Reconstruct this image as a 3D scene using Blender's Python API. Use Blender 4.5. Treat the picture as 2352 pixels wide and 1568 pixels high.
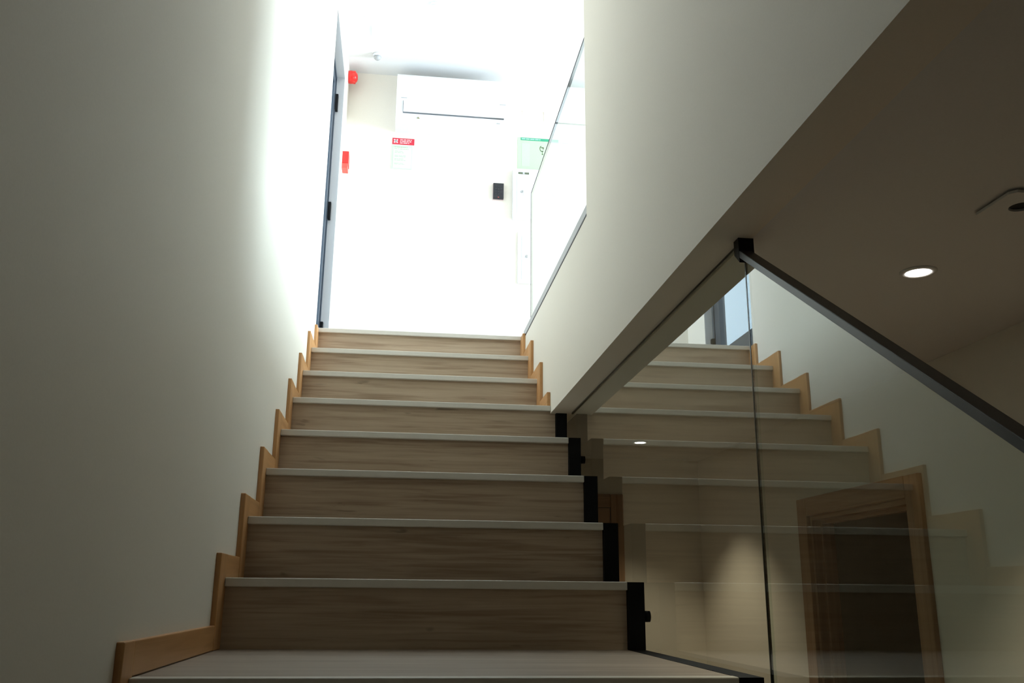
import bpy, bmesh, math, random
from mathutils import Matrix, Vector
random.seed(4)
for o in list(bpy.data.objects):
    bpy.data.objects.remove(o)
S = bpy.context.scene
COL = S.collection

# ------------------------------------------------------------------ camera, world, light, exposure
CAM = Vector((0.4326, -4.4210, -1.2637))
YAW, PITCH, ROLL, FPX = 0.1211, 0.2705, 0.0093, 2081.6
fw = Vector((math.sin(YAW) * math.cos(PITCH), math.cos(YAW) * math.cos(PITCH), math.sin(PITCH)))
rt = Vector((math.cos(YAW), -math.sin(YAW), 0))
up = rt.cross(fw)
rt2 = rt * math.cos(ROLL) + up * math.sin(ROLL)
up2 = up * math.cos(ROLL) - rt * math.sin(ROLL)
cd = bpy.data.cameras.new('camera')
cd.sensor_width = 36.0
cd.lens = FPX / 2352 * 36.0
cd.clip_start = 0.02
cam = bpy.data.objects.new('camera', cd)
COL.objects.link(cam)
m = Matrix.Identity(4)
for i in range(3):
    m[i][0], m[i][1], m[i][2], m[i][3] = rt2[i], up2[i], -fw[i], CAM[i]
cam.matrix_world = m
S.camera = cam

wd = bpy.data.worlds.new('daylight')
S.world = wd
wd.use_nodes = True
bg = wd.node_tree.nodes['Background']
bg.inputs[0].default_value = (0.62, 0.82, 1.0, 1)
bg.inputs[1].default_value = 3.4

TUBE_COL = (0.88, 0.94, 1.0)
TUBE = 8.0          # every ceiling tube fixture of the upper floor
WINDOW_W = 430.0      # daylight through the hall window
SPOT_W = 24.0         # warm downlights of the lower corridor
al = bpy.data.lights.new('window_hall_offscreen', 'AREA')
al.shape = 'RECTANGLE'; al.size = 2.0; al.size_y = 1.6
al.energy = WINDOW_W
al.color = (0.78, 0.885, 1.0)
alo = bpy.data.objects.new('window_hall_offscreen', al)
COL.objects.link(alo)
alo.location = (4.55, -0.25, 1.1)
alo.rotation_euler = (0, math.radians(90), 0)

vs = S.view_settings
vs.view_transform = 'Standard'
vs.look = 'None'
vs.gamma = 1.0
vs.use_curve_mapping = False
vs.exposure = 0.0

# ------------------------------------------------------------------ materials
def new_mat(name):
    M = bpy.data.materials.new(name)
    M.use_nodes = True
    return M, M.node_tree, M.node_tree.nodes['Principled BSDF']

def plain(name, col, rough=0.5, metal=0.0, spec=0.5, bump=0.0, bscale=200.0):
    M, t, b = new_mat(name)
    b.inputs['Base Color'].default_value = (*col, 1)
    b.inputs['Roughness'].default_value = rough
    b.inputs['Metallic'].default_value = metal
    b.inputs['Specular IOR Level'].default_value = spec
    tc = t.nodes.new('ShaderNodeTexCoord')
    n = t.nodes.new('ShaderNodeTexNoise')
    n.inputs['Scale'].default_value = bscale
    t.links.new(tc.outputs['Object'], n.inputs['Vector'])
    mx = t.nodes.new('ShaderNodeMix'); mx.data_type = 'RGBA'
    mx.inputs[6].default_value = (*[c * 0.97 for c in col], 1)
    mx.inputs[7].default_value = (*[min(1, c * 1.03) for c in col], 1)
    t.links.new(n.outputs['Fac'], mx.inputs[0])
    t.links.new(mx.outputs[2], b.inputs['Base Color'])
    if bump > 0:
        bp = t.nodes.new('ShaderNodeBump')
        bp.inputs['Strength'].default_value = bump
        bp.inputs['Distance'].default_value = 0.002
        t.links.new(n.outputs['Fac'], bp.inputs['Height'])
        t.links.new(bp.outputs['Normal'], b.inputs['Normal'])
    return M

def wood(name, dark, mid, light, along='X', rough=0.5, fine=1.0, knots=0.0):
    M, t, b = new_mat(name)
    b.inputs['Roughness'].default_value = rough
    tc = t.nodes.new('ShaderNodeTexCoord')
    oi = t.nodes.new('ShaderNodeObjectInfo')
    sc = t.nodes.new('ShaderNodeMath'); sc.operation = 'MULTIPLY'; sc.inputs[1].default_value = 37.0
    t.links.new(oi.outputs['Random'], sc.inputs[0])
    add = t.nodes.new('ShaderNodeVectorMath'); add.operation = 'ADD'
    t.links.new(tc.outputs['Object'], add.inputs[0])
    t.links.new(sc.outputs[0], add.inputs[1])
    def noise(scale_long, scale_cross, detail, dist):
        mp = t.nodes.new('ShaderNodeMapping')
        v = [scale_cross] * 3
        v['XYZ'.index(along)] = scale_long
        mp.inputs['Scale'].default_value = v
        n = t.nodes.new('ShaderNodeTexNoise')
        n.inputs['Scale'].default_value = 1.0
        n.inputs['Detail'].default_value = detail
        n.inputs['Distortion'].default_value = dist
        t.links.new(add.outputs[0], mp.inputs['Vector'])
        t.links.new(mp.outputs['Vector'], n.inputs['Vector'])
        return n
    n1 = noise(3.4 * fine, 85 * fine, 6, 0.6)
    n2 = noise(0.9 * fine, 11 * fine, 3, 1.4)
    mixf = t.nodes.new('ShaderNodeMath'); mixf.operation = 'MULTIPLY_ADD'
    mixf.inputs[1].default_value = 0.6
    h = t.nodes.new('ShaderNodeMath'); h.operation = 'MULTIPLY'; h.inputs[1].default_value = 0.40
    t.links.new(n2.outputs['Fac'], h.inputs[0])
    t.links.new(n1.outputs['Fac'], mixf.inputs[0]); t.links.new(h.outputs[0], mixf.inputs[2])
    r = t.nodes.new('ShaderNodeValToRGB')
    e = r.color_ramp.elements
    e[0].position = 0.36; e[0].color = (*dark, 1)
    e[1].position = 0.66; e[1].color = (*light, 1)
    mm = e.new(0.5); mm.color = (*mid, 1)
    t.links.new(mixf.outputs[0], r.inputs['Fac'])
    out = r.outputs['Color']
    if knots > 0:
        nk = noise(7.0, 38.0, 2, 0.5)
        rk = t.nodes.new('ShaderNodeValToRGB')
        rk.color_ramp.elements[0].position = 0.69; rk.color_ramp.elements[0].color = (1, 1, 1, 1)
        rk.color_ramp.elements[1].position = 0.78; rk.color_ramp.elements[1].color = (1 - knots, 1 - knots, 1 - knots, 1)
        t.links.new(nk.outputs['Fac'], rk.inputs['Fac'])
        mul = t.nodes.new('ShaderNodeMix'); mul.data_type = 'RGBA'; mul.blend_type = 'MULTIPLY'
        mul.inputs[0].default_value = 1.0
        t.links.new(out, mul.inputs[6]); t.links.new(rk.outputs['Color'], mul.inputs[7])
        out = mul.outputs[2]
    t.links.new(out, b.inputs['Base Color'])
    bp = t.nodes.new('ShaderNodeBump'); bp.inputs['Strength'].default_value = 0.12; bp.inputs['Distance'].default_value = 0.001
    t.links.new(n1.outputs['Fac'], bp.inputs['Height']); t.links.new(bp.outputs['Normal'], b.inputs['Normal'])
    return M

def glass_mat(name, tint=(0.82, 0.91, 0.86), rough=0.0):
    # clear sheet: straight transmission plus the mirror reflection of its two faces
    M = bpy.data.materials.new(name); M.use_nodes = True
    t = M.node_tree; t.nodes.clear()
    out = t.nodes.new('ShaderNodeOutputMaterial')
    tr = t.nodes.new('ShaderNodeBsdfTransparent'); tr.inputs[0].default_value = (*[c ** 0.5 for c in tint], 1)
    gl = t.nodes.new('ShaderNodeBsdfGlossy'); gl.inputs['Roughness'].default_value = rough
    gl.inputs['Color'].default_value = (0.97, 1.0, 0.98, 1)
    fr = t.nodes.new('ShaderNodeFresnel'); fr.inputs['IOR'].default_value = 1.55
    geo = t.nodes.new('ShaderNodeNewGeometry')
    # both faces of the sheet: 2R/(1+R), carried by the face the ray enters
    a = t.nodes.new('ShaderNodeMath'); a.operation = 'MULTIPLY'; a.inputs[1].default_value = 2.0
    b = t.nodes.new('ShaderNodeMath'); b.operation = 'ADD'; b.inputs[1].default_value = 1.0
    d = t.nodes.new('ShaderNodeMath'); d.operation = 'DIVIDE'
    inv = t.nodes.new('ShaderNodeMath'); inv.operation = 'SUBTRACT'; inv.inputs[0].default_value = 1.0
    mu = t.nodes.new('ShaderNodeMath'); mu.operation = 'MULTIPLY'
    t.links.new(fr.outputs[0], a.inputs[0]); t.links.new(fr.outputs[0], b.inputs[0])
    t.links.new(a.outputs[0], d.inputs[0]); t.links.new(b.outputs[0], d.inputs[1])
    t.links.new(geo.outputs['Backfacing'], inv.inputs[1])
    t.links.new(d.outputs[0], mu.inputs[0]); t.links.new(inv.outputs[0], mu.inputs[1])
    mx = t.nodes.new('ShaderNodeMixShader')
    t.links.new(mu.outputs[0], mx.inputs[0]); t.links.new(tr.outputs[0], mx.inputs[1]); t.links.new(gl.outputs[0], mx.inputs[2])
    t.links.new(mx.outputs[0], out.inputs[0])
    return M

def emit(name, col, s):
    M, t, b = new_mat(name)
    b.inputs['Base Color'].default_value = (0.8, 0.8, 0.8, 1)
    b.inputs['Emission Color'].default_value = (*col, 1)
    b.inputs['Emission Strength'].default_value = s
    return M

PAINT = plain('wall_paint', (0.85, 0.79, 0.69), 0.62, spec=0.3, bump=0.06, bscale=260)
CEILP = plain('ceiling_paint', (0.80, 0.79, 0.77), 0.85, spec=0.2, bump=0.04, bscale=220)
OAK = wood('oak_laminate', (0.36, 0.25, 0.165), (0.51, 0.385, 0.27), (0.60, 0.475, 0.345), 'X', 0.45, knots=0.45)
OAKT = wood('oak_tread', (0.28, 0.22, 0.17), (0.38, 0.31, 0.25), (0.47, 0.40, 0.33), 'X', 0.4)
NOSE = plain('nosing_trim', (0.74, 0.70, 0.63), 0.38, spec=0.5, bscale=90)
BEECH_Y = wood('beech_skirting', (0.50, 0.24, 0.085), (0.60, 0.31, 0.12), (0.68, 0.37, 0.16), 'Y', 0.4, 0.7)
BEECH_Z = wood('beech_upright', (0.50, 0.24, 0.085), (0.60, 0.31, 0.12), (0.68, 0.37, 0.16), 'Z', 0.4, 0.7)
DOORWOOD = wood('door_frame_wood', (0.33, 0.185, 0.095), (0.42, 0.245, 0.135), (0.49, 0.30, 0.17), 'Z', 0.4, 0.7)
DOORWOOD_Y = wood('door_head_wood', (0.33, 0.185, 0.095), (0.42, 0.245, 0.135), (0.49, 0.30, 0.17), 'Y', 0.4, 0.7)
DOORWOOD_X = wood('door_head_wood_x', (0.33, 0.185, 0.095), (0.42, 0.245, 0.135), (0.49, 0.30, 0.17), 'X', 0.4, 0.7)
BLACK = plain('black_steel', (0.005, 0.005, 0.0055), 0.5, spec=0.2, bscale=400)
BLACKS = plain('black_satin', (0.026, 0.03, 0.034), 0.36, spec=0.5, bscale=400)
GLASS = glass_mat('clear_glass')
GLASSU = glass_mat('guard_glass', (0.90, 0.96, 0.93))
GLASSD = glass_mat('door_glass', (0.9, 0.95, 0.97))
GEDGE = plain('glass_edge', (0.03, 0.035, 0.025), 0.2)
WHITE = plain('white_plastic', (0.77, 0.775, 0.79), 0.35, spec=0.5)
WHITEM = plain('white_enamel', (0.82, 0.83, 0.84), 0.4)
GREY = plain('grey_plastic', (0.45, 0.45, 0.45), 0.5)
DGREY = plain('dark_grey', (0.02, 0.02, 0.024), 0.6)
FRAMED = plain('door_aluminium', (0.055, 0.07, 0.09), 0.35, metal=0.0, spec=0.5)
LINING = plain('jamb_lining', (0.55, 0.54, 0.53), 0.5)
RED = plain('red_plastic', (0.80, 0.025, 0.02), 0.3, spec=0.5)
REDL = plain('red_clear_plastic', (0.85, 0.10, 0.075), 0.25)
REDP = plain('red_print', (0.60, 0.02, 0.045), 0.5)
PINK = plain('pink_print', (0.85, 0.45, 0.45), 0.5)
PAPER = plain('green_paper', (0.66, 0.84, 0.58), 0.7)
PLANP = plain('plan_paper', (0.43, 0.59, 0.37), 0.7)
PAPER2 = plain('pale_paper', (0.58, 0.70, 0.52), 0.7)
INK = plain('faded_ink', (0.45, 0.56, 0.40), 0.7)
TRIINK = plain('warning_ink', (0.20, 0.24, 0.17), 0.6)
INKD = plain('dark_ink', (0.10, 0.12, 0.07), 0.7)
GREEN = plain('green_print', (0.03, 0.30, 0.16), 0.6)
GREENL = plain('light_green_print', (0.35, 0.62, 0.48), 0.6)
STEEL = plain('steel', (0.5, 0.5, 0.5), 0.3, metal=1.0)
TUBEM = emit('tube_diffuser', TUBE_COL, TUBE)
LAMP = emit('downlight_lens', (1.0, 0.93, 0.85), 12.0)
FLOORM = plain('floor_tile', (0.57, 0.54, 0.50), 0.4, bscale=30)
LOWFLOOR = plain('lower_floor_tile', (0.50, 0.42, 0.34), 0.4, bscale=30)

# ------------------------------------------------------------------ helpers
def box(bm, x0, x1, y0, y1, z0, z1, mi=0):
    v = [bm.verts.new(c) for c in ((x0, y0, z0), (x1, y0, z0), (x1, y1, z0), (x0, y1, z0),
                                   (x0, y0, z1), (x1, y0, z1), (x1, y1, z1), (x0, y1, z1))]
    fs = []
    for f in ((3, 2, 1, 0), (4, 5, 6, 7), (0, 1, 5, 4), (1, 2, 6, 5), (2, 3, 7, 6), (3, 0, 4, 7)):
        fc = bm.faces.new([v[i] for i in f]); fc.material_index = mi
        fs.append(fc)
    return fs

def prism(bm, pts, axis, a, b, mi=0):
    """extrude a closed outline; axis 'X': pts are (y,z); 'Y': (x,z); 'Z': (x,y)"""
    def P(p, s):
        return {'X': (s, p[0], p[1]), 'Y': (p[0], s, p[1]), 'Z': (p[0], p[1], s)}[axis]
    A = [bm.verts.new(P(p, a)) for p in pts]
    B = [bm.verts.new(P(p, b)) for p in pts]
    n = len(pts)
    fs = [bm.faces.new(A), bm.faces.new(list(reversed(B)))]
    for i in range(n):
        fs.append(bm.faces.new([A[i], B[i], B[(i + 1) % n], A[(i + 1) % n]]))
    for f in fs:
        f.material_index = mi
    bmesh.ops.recalc_face_normals(bm, faces=fs)

def lathe(bm, prof, origin, axis='Z', seg=28, mi=0):
    """prof: list of (radius, height) along the axis"""
    o = Vector(origin)
    rings = []
    for r, h in prof:
        ring = []
        for i in range(seg):
            a = 2 * math.pi * i / seg
            c, s = r * math.cos(a), r * math.sin(a)
            d = {'Z': (c, s, h), 'X': (h, c, s), 'Y': (c, h, s)}[axis]
            ring.append(bm.verts.new(o + Vector(d)))
        rings.append(ring)
    fs = [bm.faces.new(rings[0]), bm.faces.new(rings[-1])]
    for A, B in zip(rings, rings[1:]):
        for i in range(seg):
            f = bm.faces.new([A[i], A[(i + 1) % seg], B[(i + 1) % seg], B[i]])
            f.smooth = True
            fs.append(f)
    for f in fs:
        f.material_index = mi
    bmesh.ops.recalc_face_normals(bm, faces=fs)

def tag(o, label=None, cat=None, group=None, kind=None):
    if label: o['label'] = label
    if cat: o['category'] = cat
    if group: o['group'] = group
    if kind: o['kind'] = kind
    return o

def mk(name, bm, mats, parent=None, bevel=0.0, seg=2, base=None, **kw):
    """link bm (world coordinates) as one mesh; under a parent it keeps its place"""
    if not isinstance(mats, (list, tuple)):
        mats = [mats]
    if bevel > 0:
        bmesh.ops.bevel(bm, geom=list(bm.edges), offset=bevel, segments=seg, affect='EDGES', profile=0.5)
    if base is not None:
        bmesh.ops.translate(bm, verts=list(bm.verts), vec=-Vector(base))
    me = bpy.data.meshes.new(name)
    bm.to_mesh(me); bm.free()
    for mt in mats:
        me.materials.append(mt)
    o = bpy.data.objects.new(name, me)
    COL.objects.link(o)
    if base is not None:
        o.location = base
    if parent is not None:
        o.parent = parent
        q = parent; off = Vector((0, 0, 0))
        while q is not None:
            off += Vector(q.location); q = q.parent
        o.location = Vector(o.location) - off
    return tag(o, **kw)

def bx(name, c, mats, parent=None, bevel=0.0, **kw):
    bm = bmesh.new(); box(bm, *c)
    return mk(name, bm, mats, parent, bevel, **kw)

def thing(name, loc, label=None, cat=None, group=None, kind=None):
    e = bpy.data.objects.new(name, None)
    e.empty_display_size = 0.05
    COL.objects.link(e)
    e.location = loc
    return tag(e, label, cat, group, kind)

# ------------------------------------------------------------------ main dimensions
G, RZ = 0.28, 0.1762
def NY(k): return -G * k if k < 8 else -2.76 - G * (k - 8)
def NZ(k): return -RZ * k if k < 8 else -1.4065 - RZ * (k - 8)
LASTK = 15
XW = -0.013            # left wall face
XR = 1.03              # right wall face
XG = 1.116             # lower glass face
ZC = -0.558            # lower ceiling
ZT = 2.083             # upper ceiling
YB = 1.04              # upper back wall
YN = -7.0              # wall behind the viewer
XH = 4.2               # far side of upper hall
XL = 2.055             # far side of lower corridor
YE = 0.40              # end of lower corridor
ZF = NZ(LASTK) - RZ    # lower floor
YO = -1.595            # where the full-height right wall begins
YH = -3.6              # near end of the upper hall
D0, D1, DZ = -0.02, 0.72, 1.845   # upper door opening

# ------------------------------------------------------------------ the setting
bm = bmesh.new()
box(bm, XW - 0.10, XW, YN, D0, ZF - 0.1, ZT + 0.1)
box(bm, XW - 0.10, XW, D1, YB + 0.2, ZF - 0.1, ZT + 0.1)
box(bm, XW - 0.10, XW, D0, D1, DZ, ZT + 0.1)
box(bm, XW - 0.10, XW, D0, D1, ZF - 0.1, -0.03)
mk('wall_left', bm, PAINT, label='long cream plastered wall on the open side of the stairs', kind='structure')
bx('wall_back', (XW, XH, YB, YB + 0.15, ZC, ZT + 0.1), PAINT, label='cream wall of the bright upper landing carrying the air conditioner', kind='structure')
bm = bmesh.new()
prism(bm, [(YN, -0.012), (YO, -0.012), (YO, ZT), (YN, ZT)], 'X', XR, 1.13)
mk('wall_right', bm, PAINT, label='full-height cream wall opposite the long stair wall', kind='structure')
bx('trim_1', (XR, 1.13, YN, YB, ZC, -0.012), PAINT, label='cream floor edge between the glass guard and the glass balustrade', kind='structure')
bx('ceiling', (XW, XH, YN, YB, ZT, ZT + 0.12), CEILP, label='white ceiling of the upper landing', kind='structure')
bx('ceiling_lower', (1.13, XL + 1.3, YN, YE + 0.12, ZC, ZC + 0.10), CEILP, label='brownish ceiling of the lower corridor', kind='structure')
bm = bmesh.new()
box(bm, XW, 1.13, 0.045, YB, -0.03, 0.0)
box(bm, 1.13, XH, YH, YB, -0.03, 0.0)
mk('floor_upper', bm, FLOORM, label='pale tiled floor of the upper landing', kind='structure')
bx('floor', (XW, XL + 1.3, YN, YE + 0.12, ZF - 0.1, ZF), LOWFLOOR, label='tiled floor at the foot of the stairs', kind='structure')
bx('wall_near', (XW - 0.2, XL + 1.3, YN - 0.15, YN, ZF - 0.1, ZT + 0.1), PAINT, label='wall behind the foot of the stairs', kind='structure')
bx('wall_hall_near', (1.13, XH, YH - 0.12, YH, -0.03, ZT), PAINT, label='near wall of the upper hall', kind='structure')
# lower corridor end wall and side wall with its doorway
bx('wall_end', (XW, XL + 1.3, YE, YE + 0.12, ZF, ZC), PAINT, label='end wall of the lower corridor under the stairs', kind='structure')
Q0, Q1, QZ = -1.673, -0.933, -0.955
bm = bmesh.new()
box(bm, XL, XL + .09, YN, Q0, ZF, ZC)
box(bm, XL, XL + .09, Q1, YE, ZF, ZC)
box(bm, XL, XL + .09, Q0, Q1, QZ, ZC)
mk('wall_corridor', bm, PAINT, label='side wall of the lower corridor with the dark doorway', kind='structure')
bx('wall_closet', (XL + 1.2, XL + 1.3, YN, YE, ZF, ZC), PAINT, label='far wall of the dark room beyond the doorway', kind='structure')
# upper hall window wall
WY0, WY1, WZ0, WZ1 = -1.25, 0.75, 0.30, 1.90
bm = bmesh.new()
box(bm, XH, XH + 0.2, YH - 0.12, WY0, ZC, ZT + 0.1)
box(bm, XH, XH + 0.2, WY1, YB + 0.15, ZC, ZT + 0.1)
box(bm, XH, XH + 0.2, WY0, WY1, ZC, WZ0)
box(bm, XH, XH + 0.2, WY0, WY1, WZ1, ZT + 0.1)
mk('wall_hall_window', bm, PAINT, label='far wall of the upper hall with the window', kind='structure')
w = thing('window_1', (XH + 0.1, (WY0 + WY1) / 2, WZ0), label='white framed window of the upper hall', kind='structure')
bm = bmesh.new()
for c in ((WY0, WY0 + .05, WZ0, WZ1), (WY1 - .05, WY1, WZ0, WZ1), (WY0, WY1, WZ0, WZ0 + .05), (WY0, WY1, WZ1 - .05, WZ1), (-.275, -.225, WZ0, WZ1)):
    box(bm, XH + .07, XH + .13, *c)
mk('window_frame', bm, WHITE, w)
for a, b in ((WY0 + .04, -.265), (-.235, WY1 - .04)):
    bx('pane', (XH + .095, XH + .105, a, b, WZ0 + .04, WZ1 - .04), GLASSD, w)

# ------------------------------------------------------------------ staircase
st = thing('staircase', (0.5, NY(LASTK), ZF), 'straight flight of oak laminate stairs with pale nosings and a black stringer', 'stairs')
def width(k):
    return XR if k <= 3 else 1.0505
for k in range(0, LASTK + 1):
    wk = width(k)
    zb = NZ(k + 1) if k < LASTK else ZF
    bx('riser', (XW + .002, 1.0505 if k == 3 else wk, NY(k) + 0.016, NY(k) + 0.032, zb - 0.012, NZ(k) - 0.015), OAK, st)
    if k == 0:
        tr = bx('tread', (XW + .002, wk, NY(0) + 0.03, 0.046, NZ(0) - 0.03, NZ(0)), OAKT, st)
    else:
        tr = bx('tread', (0.0, wk, NY(k) + 0.03, NY(k - 1) + 0.02, NZ(k) - 0.022, NZ(k)), OAKT, st)
    bx('nosing', (XW + .002 if k == 0 else 0.0, wk, NY(k), NY(k) + 0.031, NZ(k) - 0.021, NZ(k) + 0.0012), NOSE, tr, bevel=0.0025)
# stepped black stringer between treads and glass, one block per step
for k in range(3, LASTK + 1):
    zt = ZC + 0.01 if k == 3 else NZ(k) + 0.0005
    zb = (NZ(k + 1) if k < LASTK else ZF) - 0.001
    y1 = NY(k - 1) if k > 3 else NY(2)
    if k < LASTK:
        zb2 = NZ(k + 1) - 0.06
    else:
        zb2 = ZF
    bm = bmesh.new()
    prism(bm, [(NY(k) - 0.001, zb), (NY(k) - 0.001, zt), (y1 - 0.001, zt), (y1 - 0.001, zb2), (NY(k) + 0.05, zb2), (NY(k) + 0.05, zb)], 'X', 1.0515, 1.0960)
    mk('stringer_block', bm, BLACK, st)

# stepped skirting boards
def skirting(name, x0, x1, ks, label, front3=None):
    e = thing(name, ((x0 + x1) / 2, NY(ks[-1]), NZ(ks[-1])), label=label, kind='structure')
    for k in ks:
        zt = NZ(k) + 0.060 if k > 0 else -0.003
        zb = NZ(k + 1) if k < LASTK else ZF
        f = 0.072 if k != 8 else 0.045
        if not (front3 and k == 3):
            bx('skirting_upright', (x0, x1, NY(k) - f, NY(k) + 0.022, zb + .0005, zt), BEECH_Z, e, bevel=0.0022)
        if k > 0:
            fp = 0.072 if k - 1 != 8 else 0.045
            ya = NY(k) + 0.0215 if not (front3 and k == 3) else front3
            bx('skirting_board', (x0, x1 - .0006 if x1 > x0 else x1, ya, NY(k - 1) - fp + 0.001, NZ(k) + .0015, NZ(k) + 0.0595), BEECH_Y, e, bevel=0.0022)
    return e
skirting('baseboard_left', XW - .001, 0.0, list(range(0, LASTK + 1)), 'stepped beech skirting climbing the long cream wall')
skirting('baseboard_right', 1.0155, XR + .001, [0, 1, 2, 3], 'short stepped beech skirting beside the top steps under the glass guard', front3=NY(3) + 0.008)

# ------------------------------------------------------------------ lower glass balustrade
YJ = -2.745
def rail_z(y): return -0.619 + 0.67 * (y + 2.806)
ba = thing('glass_balustrade', (XG, YJ, NZ(8)), 'frameless glass balustrade with sloping black handrail beside the stairs', 'balustrade')
def pane(name, pts, parent, x0, x1, gm):
    bm = bmesh.new()
    prism(bm, pts, 'X', x0, x1)
    for f in bm.faces:
        f.material_index = 0
    return mk(name, bm, [gm, GEDGE], parent)
pane('glass_pane', [(YJ + .002, NZ(9) - .12), (YJ + .002, ZC - .003), (-0.70, ZC - .003), (-0.70, NZ(9) - .12)], ba, XG, XG + .012, GLASS)
YEnd = -5.2
pane('glass_pane', [(YEnd, NZ(15) + .05), (YEnd, rail_z(YEnd) - .008), (YJ - .004, rail_z(YJ) - .008), (YJ - .004, NZ(9) - .12)], ba, XG, XG + .012, GLASS)
bm = bmesh.new()
ya, yb = -5.25, -2.752
prism(bm, [(ya, rail_z(ya)), (ya, rail_z(ya) - .0165), (yb, rail_z(yb) - .0165), (yb, rail_z(yb))], 'X', 1.1005, 1.1285)
mk('handrail', bm, BLACKS, ba, bevel=0.001, seg=1)
bm = bmesh.new()
prism(bm, [(-2.757, -.612), (-2.757, ZC + .001), (-2.731, ZC + .001), (-2.731, -.588)], 'X', 1.100, 1.1325)
mk('rail_end_bracket', bm, BLACK, ba)
bx('joint_seal', (XG - .0006, XG + .0040, YJ - .0035, YJ + .0015, NZ(9) - .12, -.60), GEDGE, ba)
# dark joint where the glass meets the soffit
bx('top_channel', (XG - .004, XG, YJ + .004, -0.86, ZC - .006, ZC + .001), GEDGE, ba)
for k, dz in ((4, 0.078), (7, 0.088), (9, .085), (11, .085), (13, .085)):
    bm = bmesh.new()
    lathe(bm, [(0.0145, 0.0), (0.0145, 0.0185)], (1.0962, NY(k) + 0.022, NZ(k) - dz), 'X', 20)
    mk('standoff', bm, BLACK, ba)

# ------------------------------------------------------------------ upper glass guard
gu = thing('glass_guard', (1.04, -0.9, 0.0), 'low frameless glass guard with dark edges along the upper landing', 'glass guard')
GY0, GY1, GZ = YO, -0.215, 0.697
bm = bmesh.new(); box(bm, 1.036, 1.046, GY0, GY1, 0.004, GZ)
bm.normal_update()
for f in bm.faces:
    f.material_index = 0 if abs(f.normal.x) > .9 else 1
mk('glass_pane', bm, [GLASSU, GEDGE], gu)
bx('edge_strip', (1.0352, 1.0468, GY0, GY1 + .003, GZ, GZ + .006), DGREY, gu)
bx('edge_strip', (1.0352, 1.0468, GY1, GY1 + .006, 0.03, GZ), DGREY, gu)
bm = bmesh.new()
prism(bm, [(1.030, -0.012), (1.030, 0.026), (1.0355, 0.026), (1.0355, 0.003), (1.0465, 0.003), (1.0465, 0.026), (1.053, 0.026), (1.053, -0.012)], 'Y', GY0, -0.004)
mk('base_channel', bm, plain('satin_aluminium', (.36, .36, .37), .4), gu)
bx('base_strip', (1.0288, 1.031, GY0, -0.004, -0.0160, -0.0085), DGREY, gu)  # thin dark strip along the lower edge of the channel

# ------------------------------------------------------------------ upper glazed door in the left wall
dr = thing('door_1', (XW - .1, (D0 + D1) / 2, 0), label='dark aluminium glazed door set in the pale reveal at the stair head', kind='structure')
XD0, XD1 = XW - 0.094, XW - 0.048
bm = bmesh.new()
box(bm, XW - .10, XW - .002, D0 - .001, D0 + .004, 0, DZ)
box(bm, XW - .10, XW - .002, D1 - .004, D1 + .001, 0, DZ)
box(bm, XW - .10, XW - .002, D0, D1, DZ - .004, DZ + .001)
mk('reveal_lining', bm, LINING, dr)
bm = bmesh.new()
box(bm, XD0 - .004, XD1, D0 + .004, D0 + .014, 0, DZ - .004)
box(bm, XD0 - .004, XD1, D1 - .034, D1 - .004, 0, DZ - .004)
box(bm, XD0 - .004, XD1, D0 + .014, D1 - .034, DZ - .034, DZ - .004)
mk('door_frame', bm, FRAMED, dr)
lf = bm = bmesh.new()
box(bm, XD0, XD1 - .006, D0 + .015, D0 + .045, 0.006, DZ - .036)
box(bm, XD0, XD1 - .006, D1 - .115, D1 - .036, 0.006, DZ - .036)
box(bm, XD0, XD1 - .006, D0 + .045, D1 - .115, 0.006, 0.135)
box(bm, XD0, XD1 - .006, D0 + .045, D1 - .115, DZ - .10, DZ - .036)
leaf = mk('door_leaf', bm, FRAMED, dr)
bx('pane', (XD0 + .018, XD0 + .026, D0 + .04, D1 - .11, .13, DZ - .095), GLASSD, leaf)
for z in (1.655, 0.93, 0.215):
    h = .11 if z > .5 else .04
    bx('hinge', (XD1 - .004, XD1 + .016, D1 - .034, D1 - .0035, z - h / 2, z + h / 2), BLACK, dr, bevel=.002)
bm = bmesh.new()
box(bm, XD1 - .006, XD1 + .03, D0 + .02, D0 + .035, .93, .945)
box(bm, XD1 + .018, XD1 + .03, D0 + .02, D0 + .15, .93, .945)
mk('door_handle', bm, BLACK, leaf, bevel=.002)

# ------------------------------------------------------------------ lower corridor doors
d2 = thing('door_2', (XL, (Q0 + Q1) / 2, ZF), label='open dark doorway with a brown wooden frame in the lower corridor', kind='structure')
for a, b in ((Q0 - .078, Q0 + .004), (Q1 - .004, Q1 + .078)):
    bx('architrave', (XL - .016, XL + .002, a, b, ZF, QZ + .066), DOORWOOD, d2, bevel=.003)
bx('architrave_head', (XL - .0165, XL + .002, Q0 + .0045, Q1 - .0045, QZ - .004, QZ + .0665), DOORWOOD_Y, d2, bevel=.003)
bm = bmesh.new()
box(bm, XL + .0, XL + .09, Q0, Q0 + .022, ZF, QZ)
box(bm, XL + .0, XL + .09, Q1 - .022, Q1, ZF, QZ)
box(bm, XL + .035, XL + .065, Q0 + .02, Q0 + .034, ZF, QZ - .02)
box(bm, XL + .035, XL + .065, Q1 - .034, Q1 - .02, ZF, QZ - .02)
mk('jamb', bm, DOORWOOD, d2)
bm = bmesh.new()
box(bm, XL + .0, XL + .09, Q0 + .022, Q1 - .022, QZ - .022, QZ)
box(bm, XL + .035, XL + .065, Q0 + .034, Q1 - .034, QZ - .036, QZ - .02)
mk('jamb_head', bm, DOORWOOD_Y, d2)

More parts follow.
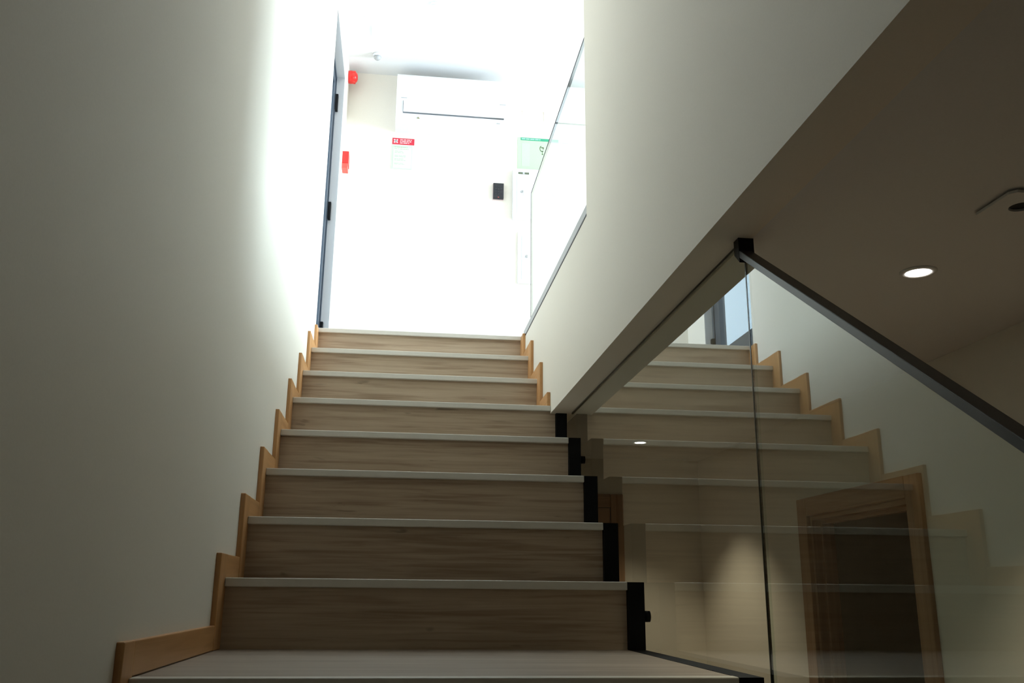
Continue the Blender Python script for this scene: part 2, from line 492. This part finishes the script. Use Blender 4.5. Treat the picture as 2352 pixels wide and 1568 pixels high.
E0, E1, EZ = 0.80, 1.628, -0.748
d3 = thing('door_3', ((E0 + E1) / 2, YE, ZF), label='brown wooden door at the end of the lower corridor behind the stringer', kind='structure')
for a, b in ((E0, E0 + .07), (E1 - .07, E1)):
    bx('architrave', (a, b, YE - .016, YE + .002, ZF, EZ), DOORWOOD, d3, bevel=.003)
bx('architrave_head', (E0 + .0705, E1 - .0705, YE - .0165, YE + .002, EZ - .07, EZ + .0005), DOORWOOD_X, d3, bevel=.003)
l3 = bx('door_leaf', (E0 + .073, E1 - .073, YE - .010, YE + .002, ZF + .004, EZ - .073), DOORWOOD, d3, bevel=.002)
bm = bmesh.new()
lathe(bm, [(.024, 0), (.024, -.01)], (E0 + .13, YE - .008, ZF + .98), 'Y', 20)
box(bm, E0 + .122, E0 + .138, YE - .05, YE - .01, ZF + .972, ZF + .988)
box(bm, E0 + .122, E0 + .25, YE - .062, YE - .048, ZF + .972, ZF + .988)
mk('door_handle', bm, STEEL, l3)

# ------------------------------------------------------------------ air conditioner
ac = thing('air_conditioner', (0.68, YB, 1.66), 'white split air conditioner hung high on the bright landing wall', 'air conditioner')
AX0, AX1 = 0.308, 1.055
prof = [(YB + .001, 1.998), (.892, 2.003), (.876, 1.996), (.869, 1.978), (.864, 1.80), (.872, 1.735), (.895, 1.69), (.93, 1.668), (YB + .001, 1.662)]
cut = prof[:5] + [(.905, 1.797), (.915, 1.725), (.881, 1.7185)] + prof[6:]      # real outlet slot behind the louvre
bm = bmesh.new()
prism(bm, prof, 'X', AX0, AX0 + .0445)
prism(bm, cut, 'X', AX0 + .0445, AX1 - .044)
prism(bm, prof, 'X', AX1 - .044, AX1)
mk('casing', bm, WHITE, ac)
def curve_strip(name, x0, x1, pts, th, mat, parent):
    bm = bmesh.new()
    o = [(y - th, z - th * .25) for y, z in pts]
    prism(bm, list(pts) + list(reversed(o)), 'X', x0, x1)
    return mk(name, bm, mat, parent)
curve_strip('louvre', AX0 + .0475, AX1 - .0445, [(.8625, 1.801), (.8690, 1.745), (.8740, 1.7255)], .006, WHITE, ac)
bx('casing_seam', (AX0 + .03, AX0 + .068, .8605, .866, 1.818, 1.8205), GREY, ac)
bx('casing_seam', (AX1 - .075, AX1 - .035, .8605, .866, 1.818, 1.8205), GREY, ac)
bm = bmesh.new(); prism(bm, [(.444, 1.692), (.462, 1.692), (.453, 1.702)], 'Y', .885, .90)
mk('energy_mark', bm, plain('olive_print', (.30, .28, .16), .6), ac)
bx('maker_mark', (.965, .985, .886, .90, 1.692, 1.697), GREY, ac)

# cable trunking beside it
cb = thing('cable_trunking', (1.30, YB, 1.81), 'thin white cable clipped to the wall beside the air conditioner', 'cable')
def tube(name, pts, r, mat, parent):
    bm = bmesh.new()
    for a, b in zip(pts, pts[1:]):
        a, b = Vector(a), Vector(b)
        lo = [min(a[i], b[i]) - r for i in range(3)]; hi = [max(a[i], b[i]) + r for i in range(3)]
        box(bm, lo[0], hi[0], lo[1], hi[1], lo[2], hi[2])
    return mk(name, bm, mat, parent)
tube('cable_run', [(1.052, YB - .004, 1.890), (1.47, YB - .004, 1.890)], .0035, PAINT, cb)
tube('cable_drop', [(1.304, YB - .004, 1.885), (1.304, YB - .004, 1.816)], .0030, PAINT, cb)
bx('outlet_plate', (1.155, 1.182, YB - .006, YB + .001, 1.828, 1.894), PAINT, cb, bevel=.002)

# ------------------------------------------------------------------ notices
def bars(parent, x0, x1, z0, z1, n, mat, y, seed, fill=.5, name='text_line'):
    rnd = random.Random(seed)
    step = (z1 - z0) / n
    for i in range(n):
        bm = bmesh.new()
        zc = z1 - step * (i + .5)
        x = x0
        xe = x1 - rnd.random() * (x1 - x0) * .25
        while x < xe - .004:
            wv = min(.008 + rnd.random() * .022, xe - x)
            box(bm, x, x + wv, y - .0006, y, zc - step * fill / 2, zc + step * fill / 2)
            x += wv + .004
        mk(name, bm, mat, parent)

rs = thing('fire_safety_sign', (.363, YB, 1.575), 'small red sign with white cross icon below the air conditioner', 'sign')
bx('sign_plate', (.291, .435, YB - .003, YB + .001, 1.575, 1.620), REDP, rs)
bm = bmesh.new()
cx, cz = .314, 1.5975
for a in (math.radians(45), math.radians(-45)):
    dx, dz = math.cos(a) * .017, math.sin(a) * .016
    nx, nz = -math.sin(a) * .0042, math.cos(a) * .0042
    prism(bm, [(cx - dx - nx, cz - dz - nz), (cx + dx - nx, cz + dz - nz), (cx + dx + nx, cz + dz + nz), (cx - dx + nx, cz - dz + nz)], 'Y', YB - .0042, YB - .002)
mk('icon', bm, WHITEM, rs)
bars(rs, .341, .422, 1.580, 1.615, 3, PINK, YB - .003, 3, .62)

nt = thing('instruction_notice', (.355, YB, 1.398), 'pale green printed notice hung directly below the red sign', 'notice')
bx('sheet', (.288, .424, YB - .0025, YB + .001, 1.398, 1.570), PAPER2, nt)
bx('inner_sheet', (.300, .418, YB - .0035, YB - .002, 1.405, 1.552), PAPER, nt)
bars(nt, .307, .40, 1.535, 1.562, 2, INK, YB - .0035, 7, .4)
for i, (za, zb, n) in enumerate(((1.51, 1.53, 2), (1.482, 1.498, 2), (1.455, 1.475, 2), (1.428, 1.442, 2))):
    bars(nt, .310, .385, za, zb, n, INK, YB - .0035, 20 + i, .35)

ep = thing('evacuation_plan', (1.27, YB, 1.446), 'pale green evacuation plan with dark green header bar above the electrical cabinet', 'poster')
bx('sheet', (1.122, 1.402, YB - .0025, YB + .001, 1.446, 1.688), PLANP, ep)
bx('header_bar', (1.143, 1.398, YB - .0035, YB - .002, 1.667, 1.686), GREEN, ep)
bars(ep, 1.150, 1.30, 1.672, 1.682, 1, GREENL, YB - .0035, 5, .7, 'header_text')
bx('legend_column', (1.150, 1.205, YB - .0032, YB - .002, 1.475, 1.645), INK, ep)
bm = bmesh.new()
for i in range(14):
    a = math.radians(120 + i * 14)
    x, z = 1.288 + .014 * math.cos(a), 1.612 + .020 * math.sin(a)
    box(bm, x - .002, x + .002, YB - .0033, YB - .002, z - .003, z + .003)
box(bm, 1.281, 1.300, YB - .0033, YB - .002, 1.617, 1.624)
box(bm, 1.293, 1.300, YB - .0033, YB - .002, 1.608, 1.618)
box(bm, 1.289, 1.292, YB - .0033, YB - .002, 1.572, 1.596)
box(bm, 1.286, 1.297, YB - .0033, YB - .002, 1.568, 1.574)
mk('plan_mark', bm, INKD, ep)
e2 = thing('side_notice', (1.45, YB, 1.446), 'narrow pale notice with ruled boxes beside the evacuation plan', 'notice')
bx('sheet', (1.408, 1.505, YB - .0025, YB + .001, 1.446, 1.672), PAPER2, e2)
bx('margin_line', (1.413, 1.4155, YB - .0033, YB - .002, 1.45, 1.665), INK, e2)
for z, x1_ in ((1.662, 1.47), (1.56, 1.475), (1.497, 1.49)):
    bx('ruled_line', (1.425, x1_, YB - .0033, YB - .002, z, z + .003), INK, e2)
bars(e2, 1.43, 1.47, 1.57, 1.63, 3, INK, YB - .0026, 31, .25)

# ------------------------------------------------------------------ keypad
kp = thing('access_keypad', (.996, YB, 1.217), 'small black access keypad between notice and electrical cabinet', 'keypad')
bx('casing', (.961, 1.031, YB - .022, YB + .001, 1.222, 1.333), plain('keypad_black', (.010, .010, .013), .25), kp, bevel=.003)
bx('back_plate', (.959, 1.031, YB - .006, YB + .001, 1.217, 1.333), plain('keypad_plate', (.75, .58, .55), .5), kp)
for r_ in range(4):
    for c_ in range(3):
        bx('key', (.975 + c_ * .017, .985 + c_ * .017, YB - .0232, YB - .0215, 1.305 - r_ * .018, 1.313 - r_ * .018), plain('key_print', (.016, .016, .02), .4) if (r_ + c_) == 0 else bpy.data.materials['key_print'], kp)
bx('status_light', (.992, 1.000, YB - .0232, YB - .0215, 1.230, 1.233), REDL, kp)

# ------------------------------------------------------------------ electrical cabinets
def cabinet(name, x0, x1, z0, z1, dep, inset, label):
    e = thing(name, ((x0 + x1) / 2, YB, z0), label, 'electrical cabinet')
    bx('frame', (x0, x1, YB - dep, YB + .001, z0, z1), WHITEM, e, bevel=.003)
    d = bx('cabinet_door', (x0 + inset, x1 - inset, YB - dep - .005, YB - dep + .002, z0 + inset, z1 - inset), WHITEM, e, bevel=.0018)
    return e, d
c1, cdoor = cabinet('electrical_cabinet', 1.090, 1.545, 1.086, 1.440, .035, .028, 'white electrical cabinet with warning triangle below the evacuation plan')
yf = YB - .0405
bx('label_strip', (1.124, 1.196, yf - .001, yf + .002, 1.398, 1.412), INKD, cdoor)
bx('label_mark', (1.154, 1.166, yf - .0016, yf, 1.399, 1.411), GREY, cdoor)
bm = bmesh.new()
lathe(bm, [(.0095, .004), (.0095, -.008), (.005, -.012)], (1.150, yf, 1.272), 'Y', 18)
lk = mk('lock', bm, STEEL, cdoor)
bm = bmesh.new()
box(bm, 1.148, 1.154, yf - .026, yf - .010, 1.268, 1.276)
box(bm, 1.1525, 1.1575, yf - .022, yf - .019, 1.235, 1.272)
mk('hanging_key', bm, STEEL, cdoor)
bm = bmesh.new()
tri = [(1.309, 1.345), (1.249, 1.243), (1.369, 1.243)]
cxm, czm = 1.309, 1.277
inn = [(cxm + (x - cxm) * .84, czm + (z - czm) * .84) for x, z in tri]
for i in range(3):
    j = (i + 1) % 3
    prism(bm, [tri[i], tri[j], inn[j], inn[i]], 'Y', yf - .001, yf + .001)
prism(bm, [(1.312, 1.318), (1.299, 1.285), (1.307, 1.285), (1.303, 1.256), (1.318, 1.292), (1.310, 1.292), (1.316, 1.318)], 'Y', yf - .001, yf + .001)
mk('warning_triangle', bm, TRIINK, cdoor)
bars(cdoor, 1.262, 1.356, 1.192, 1.236, 2, TRIINK, yf - .0002, 44, .45)
c2, cdoor2 = cabinet('electrical_cabinet', 1.128, 1.545, .648, 1.004, .012, .026, 'plain white flush cabinet with round knob under the warning cabinet')
bm = bmesh.new(); lathe(bm, [(.010, .003), (.010, -.006), (.0065, -.012)], (1.186, YB - .018, .831), 'Y', 18)
mk('knob', bm, STEEL, cdoor2)

# ------------------------------------------------------------------ alarm devices on the left wall
sr = thing('alarm_sounder', (XW, .955, 1.995), 'round red alarm sounder high on the wall beside the door', 'alarm')
bm = bmesh.new()
lathe(bm, [(.040, -.001), (.043, .012), (.043, .022), (.041, .036), (.036, .047), (.027, .056), (.014, .061)], (XW, .955, 1.995), 'X', 28)
mk('sounder_body', bm, RED, sr)
bm = bmesh.new()
for i in range(10):
    a = 2 * math.pi * i / 10
    y, z = .955 + .039 * math.cos(a), 1.995 + .039 * math.sin(a)
    box(bm, XW + .030, XW + .046, y - .003, y + .003, z - .003, z + .003)
mk('grille_rib', bm, REDL, sr)

cp = thing('fire_call_point', (XW, .93, 1.30), 'square red manual call point on the wall by the door', 'call point')
bx('call_box', (XW - .001, XW + .040, .875, .965, 1.338, 1.420), RED, cp, bevel=.003)
bx('lower_cover', (XW - .001, XW + .036, .877, .963, 1.306, 1.339), REDL, cp, bevel=.003)

# ------------------------------------------------------------------ upper ceiling fittings
def tube_light(x0, y1, label, mat, suffix=''):
    y0 = y1 - 1.2
    e = thing('ceiling_light' + suffix, (x0 + .05, (y0 + y1) / 2, ZT), label, 'ceiling light', 'tube lights on the upper ceiling')
    bx('diffuser' + suffix, (x0 + .010, x0 + .090, y0 + .012, y1 - .012, ZT - .050, ZT - .014), mat, e, bevel=.006)
    bx('housing', (x0, x0 + .10, y0 + .01, y1 - .01, ZT - .014, ZT + .001), WHITE, e)
    for a, b in ((y0, y0 + .012), (y1 - .012, y1)):
        bx('end_cap', (x0 - .002, x0 + .102, a, b, ZT - .054, ZT + .001), WHITE, e, bevel=.002)
    return e
tube_light(.108, .41, 'long white tube light on the ceiling close to the glazed door', TUBEM)
tube_light(2.40, -.20, 'long white tube light on the ceiling over the upper hall', TUBEM, '_offscreen')
tube('ceiling_cable', [(.150, .41, ZT - .003), (.150, .60, ZT - .003)], .004, CEILP, None)
tag(bpy.data.objects['ceiling_cable'], 'thin white cable running along the ceiling from the tube light', 'cable')
def detector(x, y, r, label):
    e = thing('smoke_detector', (x, y, ZT), label, 'detector', 'detectors on the upper ceiling')
    bm = bmesh.new(); lathe(bm, [(r, .001), (r, -.012), (r * .92, -.016)], (x, y, ZT), 'Z', 26)
    mk('detector_base', bm, WHITE, e)
    bm = bmesh.new(); lathe(bm, [(r * .72, -.014), (r * .70, -.028), (r * .45, -.036), (r * .12, -.038)], (x, y, ZT), 'Z', 26)
    mk('detector_dome', bm, GREY if r > .03 else WHITE, e)
    return e
detector(.52, .225, .024, 'small round white detector mid ceiling above the stair head')
detector(.175, .805, .031, 'grey domed smoke detector on the ceiling near the alarm sounder')

# ------------------------------------------------------------------ lower corridor ceiling fittings
def downlight(x, y, label):
    e = thing('downlight', (x, y, ZC), label, 'downlight', 'round downlights in the lower ceiling')
    bm = bmesh.new()
    lathe(bm, [(.040, .001), (.040, -.002), (.037, -.004), (.029, -.004), (.027, .001)], (x, y, ZC), 'Z', 32)
    mk('trim_ring', bm, CEILP, e)
    bm = bmesh.new(); lathe(bm, [(.025, .001), (.025, -.0035)], (x, y, ZC), 'Z', 32)
    mk('lens', bm, LAMP, e)
    l = bpy.data.lights.new('downlight_beam', 'SPOT')
    l.energy = SPOT_W; l.color = (1.0, .82, .60); l.spot_size = math.radians(102); l.spot_blend = .6; l.shadow_soft_size = .024
    lo = bpy.data.objects.new('downlight_beam', l); COL.objects.link(lo)
    lo.parent = e; lo.location = (0, 0, -.012)
    return e
downlight(1.572, -2.622, 'small round lit downlight beside the square fitting in the lower ceiling')
downlight(1.574, -0.190, 'small round lit downlight near the end door of the lower corridor')
sq = thing('square_ceiling_fitting', (1.553, -2.998, ZC), 'unlit square ceiling fitting with a round dark recess', 'ceiling fitting')
bm = bmesh.new()
x0, x1, y0, y1 = 1.495, 1.611, -3.056, -2.940
N = 32
rr = .0215
ctr = (1.553, -2.998)
zt, zb = ZC - .004, ZC - .009
outer = []; inner = []
for i in range(N):
    a = 2 * math.pi * (i + .5) / N
    c, s = math.cos(a), math.sin(a)
    k = .058 / max(abs(c), abs(s))
    outer.append((ctr[0] + c * k, ctr[1] + s * k)); inner.append((ctr[0] + c * rr, ctr[1] + s * rr))
Ob = [bm.verts.new((*q, zb)) for q in outer]; Ib = [bm.verts.new((*q, zb)) for q in inner]
Ot = [bm.verts.new((*q, zt)) for q in outer]; It = [bm.verts.new((*q, zt)) for q in inner]
for i in range(N):
    j = (i + 1) % N
    bm.faces.new([Ob[i], Ob[j], Ib[j], Ib[i]])
    bm.faces.new([Ot[i], Ot[j], Ob[j], Ob[i]])
    bm.faces.new([Ib[i], Ib[j], It[j], It[i]])
    bm.faces.new([Ot[i], It[i], It[j], Ot[j]])
bmesh.ops.recalc_face_normals(bm, faces=list(bm.faces))
mk('square_plate', bm, CEILP, sq)
bx('mounting_block', (x0 + .012, x1 - .012, y0 + .012, ctr[1] - .025, ZC - .0045, ZC + .001), CEILP, sq)
bm = bmesh.new(); lathe(bm, [(.0210, .0008), (.0210, -.0045)], (1.553, -2.998, ZC), 'Z', 32)
mk('dark_disc', bm, BLACK, sq)  # plain black disc at the back of the plate's round hole
